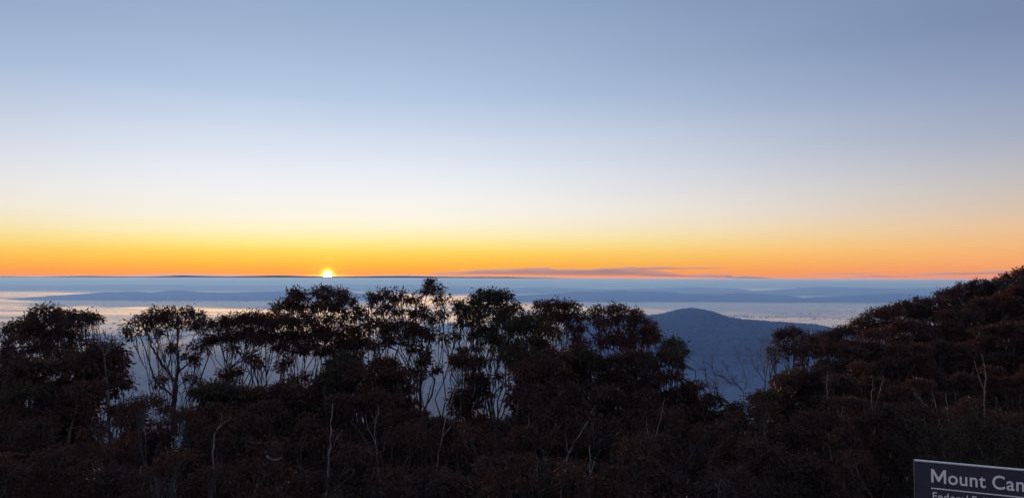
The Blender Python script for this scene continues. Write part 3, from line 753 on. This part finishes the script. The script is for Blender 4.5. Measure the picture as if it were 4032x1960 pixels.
# ------------------------------------------------------------------ bare saplings
def bare(px, py0, D, tops, seed, label, r=0.02):
    rng = np.random.default_rng(seed)
    d = ray(px * K, py0 * K); x = d.x * D
    base = np.array([x, D, gz(x, D)])
    e = empty('bare_sapling', base)
    tb = Tubes(); tw = Tubes()
    b = np.array(at2(px, py0, D)) - base
    tb.add(wander((0, 0, -0.3), b, rng, 7, 0.03), np.linspace(r * 2.2, r, 7), 6)
    for tx, ty in tops:
        t = np.array(at2(tx, ty, D + rng.normal(0, .2))) - base
        q = wander(b, t, rng, 9, 0.07)
        tb.add(q, np.linspace(r * .8, .005, 9), 5)
        for k in range(9):
            i = rng.integers(2, 8); s = q[i]; l = np.linalg.norm(t - b) * rng.uniform(.18, .45)
            dd = (t - b) / np.linalg.norm(t - b) + rng.normal(0, .55, 3); dd[2] = abs(dd[2]) * .8
            q2 = wander(s, s + dd / np.linalg.norm(dd) * l, rng, 5, .08)
            tw.add(q2, np.linspace(.007, .003, 5), 4)
            for j in range(3):
                s3 = q2[rng.integers(1, 4)]
                tw.add(wander(s3, s3 + (dd + rng.normal(0, .7, 3)) * l * .28, rng, 3, .06), [.004, .003, .002], 3)
    tb.build('trunk', M_twig, e); tw.build('twigs', M_twig, e)
    tag(e, label, 'sapling')
bare(262, 895, 18.0, [(241, 822), (258, 834), (280, 836), (294, 848)], 41, 'bare twiggy sapling rising between the broad gum and the isolated gum')
bare(1925, 960, 24, [(1885, 862), (1915, 842), (1935, 850), (1945, 880)], 42, 'leafless sapling leaning against the hazy hill beside the twin-topped gum')
bare(1870, 985, 22, [(1815, 905), (1845, 890), (1800, 925)], 43, 'low leafless bush with feathery twigs in the gap', .014)
bare(1800, 1010, 21, [(1770, 905), (1790, 895), (1762, 930)], 44, 'dark leafless sapling with sweeping limbs beside the small green crown', .02)
bare(290, 905, 19.5, [(300, 862), (283, 868)], 45, 'short leafless sprout above the low rounded crown', .01)

# ------------------------------------------------------------------ pale bare limbs showing in the thicket
def pale_stem(pts, D, r0, r1, seed, label, branches=()):
    rng = np.random.default_rng(seed)
    P_ = [np.array(at2(x, y, D)) for x, y in pts]
    x, y = P_[0][0], P_[0][1]
    base = np.array([x, y, gz(x, y)])
    e = empty('dead_tree', base)
    tb = Tubes()
    def go(P3, a, b):
        P3 = np.array(P3) - base; k = len(P3); t = np.linspace(0, k - 1, k * 5)
        pp = np.stack([np.interp(t, np.arange(k), P3[:, i]) for i in range(3)], -1)
        for _ in range(2): pp[1:-1] = (pp[:-2] + pp[1:-1] * 2 + pp[2:]) / 4
        pp += rng.normal(0, .008, pp.shape)
        return pp, np.linspace(a, b, len(pp)) * rng.uniform(.88, 1.12, len(pp))
    pp, rr = go([base - np.array([0, 0, .3])] + P_, r0 * 0.6, r1 * 0.4)
    tb.add(pp, rr, 8); tb.build('trunk', M_pale, e)
    for b, ra, rb in branches:
        t2 = Tubes(); pp, rr = go([np.array(at2(x, y, D + dy)) for x, y, dy in b], ra * .7, rb * .6); t2.add(pp, rr, 6); t2.build('limb', M_pale, e)
    tag(e, label, 'dead tree', 'pale bare stems among the dark thicket')
M_pale = mat_plain('pale_dead_wood', (0.07, 0.064, 0.058), (0.24, 0.225, 0.205), 11.0, 0.7)
pale_stem([(822, 1250), (826, 1180), (830, 1120), (832, 1060), (838, 1010)], 11.0, .035, .014, 61, 'tall slim pale dead stem standing upright in the thicket', [([(829, 1140, 0), (845, 1105, 0), (862, 1080, .1)], .012, .005)])
pale_stem([(640, 1250), (650, 1190), (668, 1140), (660, 1125)], 10.5, .028, .012, 62, 'pale dead tree with a hooked white limb near the slim upright stem', [([(668, 1145, 0), (688, 1158, -.1), (705, 1152, -.1), (712, 1146, -.1)], .022, .010)])
pale_stem([(540, 1250), (536, 1150), (538, 1090), (556, 1068), (560, 1044)], 13.0, .035, .010, 63, 'crooked pale dead tree with a two-pronged tip', [([(545, 1080, 0), (566, 1062, 0), (582, 1050, 0)], .016, .006)])
pale_stem([(1905, 1250), (1910, 1190), (1895, 1150), (1870, 1128)], 14.0, .05, .015, 64, 'bent grey dead trunk in the dark hollow below the gap', [([(1902, 1170, 0), (1908, 1130, 0), (1900, 1090, 0)], .02, .008)])
pale_stem([(2380, 1190), (2372, 1100), (2358, 1040), (2345, 985)], 16.0, .05, .015, 65, 'leaning pale dead trunk above the park sign', [([(2360, 1045, 0), (2330, 1020, 0), (2300, 990, 0)], .02, .008), ([(2368, 1075, 0), (2385, 1040, 0), (2378, 985, 0)], .018, .006)])
pale_stem([(1410, 1250), (1425, 1150), (1465, 1080), (1500, 1020)], 13.0, .03, .010, 66, 'slanting pale dead stem crossing the thicket diagonally', [([(1430, 1140, 0), (1422, 1090, 0)], .012, .005)])
pale_stem([(1090, 1250), (1105, 1130), (1125, 1040), (1150, 960)], 14.0, .035, .010, 67, 'thin curving pale dead stem in front of the misty hollow', [([(1112, 1100, 0), (1140, 1060, 0), (1160, 1020, 0)], .012, .005)])
pale_stem([(2090, 1160), (2084, 1040), (2080, 960), (2082, 930)], 17.0, .04, .012, 68, 'straight pale dead stem at the foot of the rising slope')
pale_stem([(2195, 1180), (2200, 1080), (2192, 1000), (2198, 950)], 16.5, .04, .012, 70, 'forked pale dead stem among the russet trees of the rising slope', [([(2198, 1030, 0), (2215, 985, 0), (2222, 945, 0)], .016, .006)])
pale_stem([(2480, 1100), (2474, 1010), (2482, 940), (2470, 890)], 17.5, .04, .012, 71, 'tall kinked pale dead stem high on the rising slope', [([(2478, 985, 0), (2460, 945, 0), (2452, 905, 0)], .016, .006)])
pale_stem([(960, 1250), (948, 1150), (942, 1080), (955, 1020)], 12.5, .03, .010, 72, 'bowed pale dead stem right of the slim upright stem', [([(945, 1110, 0), (925, 1075, 0), (918, 1040, 0)], .012, .005)])
pale_stem([(1620, 1250), (1632, 1150), (1660, 1060), (1672, 1000)], 13.5, .03, .010, 73, 'slim pale dead stem leaning towards the gap in the trees', [([(1640, 1120, 0), (1625, 1080, 0), (1628, 1040, 0)], .012, .005)])
pale_stem([(1480, 1250), (1486, 1170), (1484, 1120)], 10.5, .03, .016, 69, 'stubby pale dead stump poking from the thicket', [([(1485, 1190, 0), (1500, 1150, 0), (1512, 1128, 0)], .014, .006)])

# ------------------------------------------------------------------ park sign
def principled(name, colr, rough, metallic=0.0, var=0.0, scale=8.0):
    m, t, b = new_mat(name)
    c1 = tuple(v * (1 - var) for v in colr)
    t.links.new(ramp(t, tex_noise(t, scale, 4), [(0.3, c1), (0.7, colr)]), b.inputs['Base Color'])
    b.inputs['Roughness'].default_value = rough; b.inputs['Metallic'].default_value = metallic
    return m
M_board = principled('sign_blue_paint', (0.034, 0.037, 0.060), 0.5, 0, 0.3)
M_edge = principled('sign_skylit_edge', (0.75, 0.75, 0.76), 0.35, 0.3, 0.15)  # sky light caught by the board's top edge, put into a pale colour
M_white = principled('sign_white_sheeting', (0.86, 0.86, 0.84), 0.4, 0, 0.06)
M_post = principled('sign_post_timber', (0.16, 0.14, 0.12), 0.8, 0, 0.4)
SD = 4.75
tl = at(3601, 1811, SD); 
# the board runs right and slightly towards the camera; fitted to its top edge
d2_ = ray(4032, 1850)
t_ = (tl.z - EYE.z) / d2_.z
tr = EYE + d2_ * t_
ux = Vector((tr.x - tl.x, tr.y - tl.y, 0)).normalized()
uy = Vector((-ux.y, ux.x, 0))                 # away from the camera
if uy.y < 0: uy = -uy
up = Vector((0, 0, 1))
BW, BH, BT = 1.75, 0.72, 0.022
gb = tl + ux * BW / 2
se = empty('park_sign', (gb.x, gb.y, gz(gb.x, gb.y)))
from mathutils import Matrix
se.rotation_euler[2] = math.atan2(ux.y, ux.x)
zt = tl.z - se.location.z
def sbox(name, x0, x1, y0, y1, z0, z1, mat, parent=se, bev=0.0):
    v = [(x0, y0, z0), (x1, y0, z0), (x1, y1, z0), (x0, y1, z0), (x0, y0, z1), (x1, y0, z1), (x1, y1, z1), (x0, y1, z1)]
    o = mesh_obj(name, v, [(0, 3, 2, 1), (4, 5, 6, 7), (0, 1, 5, 4), (1, 2, 6, 5), (2, 3, 7, 6), (3, 0, 4, 7)], mat, parent)
    if bev:
        md = o.modifiers.new('bevel', 'BEVEL'); md.width = bev; md.segments = 2
    return o
x0 = -BW / 2
board = sbox('board', x0, x0 + BW, 0, BT, zt - BH, zt - 0.004, M_board, bev=0.002)
sbox('edge_trim', x0 - .0005, x0 + BW, -.002, BT + .002, zt - 0.0036, zt + 0.0025, M_edge)
sbox('edge_trim', x0 - .005, x0 - .0008, -.002, BT + .002, zt - BH, zt + 0.0022, M_post)
for fx in (0.22, 0.78):
    xp = x0 + BW * fx
    p_ = sbox('post', xp - .045, xp + .045, BT + .001, BT + .091, -0.5, zt - 0.03, M_post, bev=.006)
def text(body, size, x, z, bold):
    cu = bpy.data.curves.new('lettering', 'FONT'); cu.body = body; cu.size = size; cu.extrude = 0.0008; cu.offset = bold; cu.space_character = 1.06
    o = bpy.data.objects.new('lettering', cu); col.objects.link(o)
    bpy.context.view_layer.update()
    dg = bpy.context.evaluated_depsgraph_get()
    me = bpy.data.meshes.new_from_object(o.evaluated_get(dg))
    bpy.data.objects.remove(o); bpy.data.curves.remove(cu)
    me.materials.clear(); me.materials.append(M_white)
    t = bpy.data.objects.new('lettering', me); col.objects.link(t); t.parent = se
    t.rotation_euler = (R(90), 0, 0); t.location = (x, -0.0028, z)
    return t
SC = SD / FPX * 1.08
def glyph_m(size, x, z):
    """capital M drawn as one outline: two uprights and a V reaching the base line"""
    h = 0.72 * size; w_ = 0.80 * size; t = 0.125 * size
    out = [(0, 0), (0, h), (t * 1.1, h), (w_ / 2, t * 2.3), (w_ - t * 1.1, h), (w_, h), (w_, 0), (w_ - t, 0), (w_ - t, h - t * 1.9), (w_ / 2 + t * .35, t * .55), (w_ / 2 - t * .35, t * .55), (t, h - t * 1.9), (t, 0)]
    tri = [(0, 1, 11, 12), (1, 2, 11), (2, 3, 10, 11), (3, 9, 10), (3, 4, 8, 9), (4, 5, 8), (5, 6, 7, 8)]
    n = len(out); v = [(a, b_, 0.0008) for a, b_ in out] + [(a, b_, -0.0008) for a, b_ in out]
    f = [q[::-1] for q in tri] + [tuple(i + n for i in q) for q in tri] + [(i, (i + 1) % n, (i + 1) % n + n, i + n) for i in range(n)]
    o = mesh_obj('lettering', v, f, M_white, se); o.rotation_euler = (R(90), 0, 0); o.location = (x, -0.0028, z)
    return o
def line(words, size, x, z, bold, sx):
    for wd in words.split():
        if wd[0] == 'M':
            g = glyph_m(size, x, z); g.scale = (sx, 1, 1); x += size * 0.89 * sx; wd = wd[1:]
        t = text(wd, size, x, z, bold); t.scale = (sx, 1, 1)
        x += (max(v.co.x for v in t.data.vertices) + size * 0.30) * sx
line('Mount Canobolas', 0.112, x0 + 0.088, zt - 0.122, 0.0014, 0.88)
line('Federal Falls 3.0', 0.066, x0 + 0.090, zt - 0.224, 0.0004, 0.92)
sbox('rule_line', x0 + 0.086, x0 + BW - 0.08, -.003, -.0004, zt - 0.1600, zt - 0.1535, M_white)
tag(se, 'dark blue park sign reading Mount Cano with white lettering', 'sign')
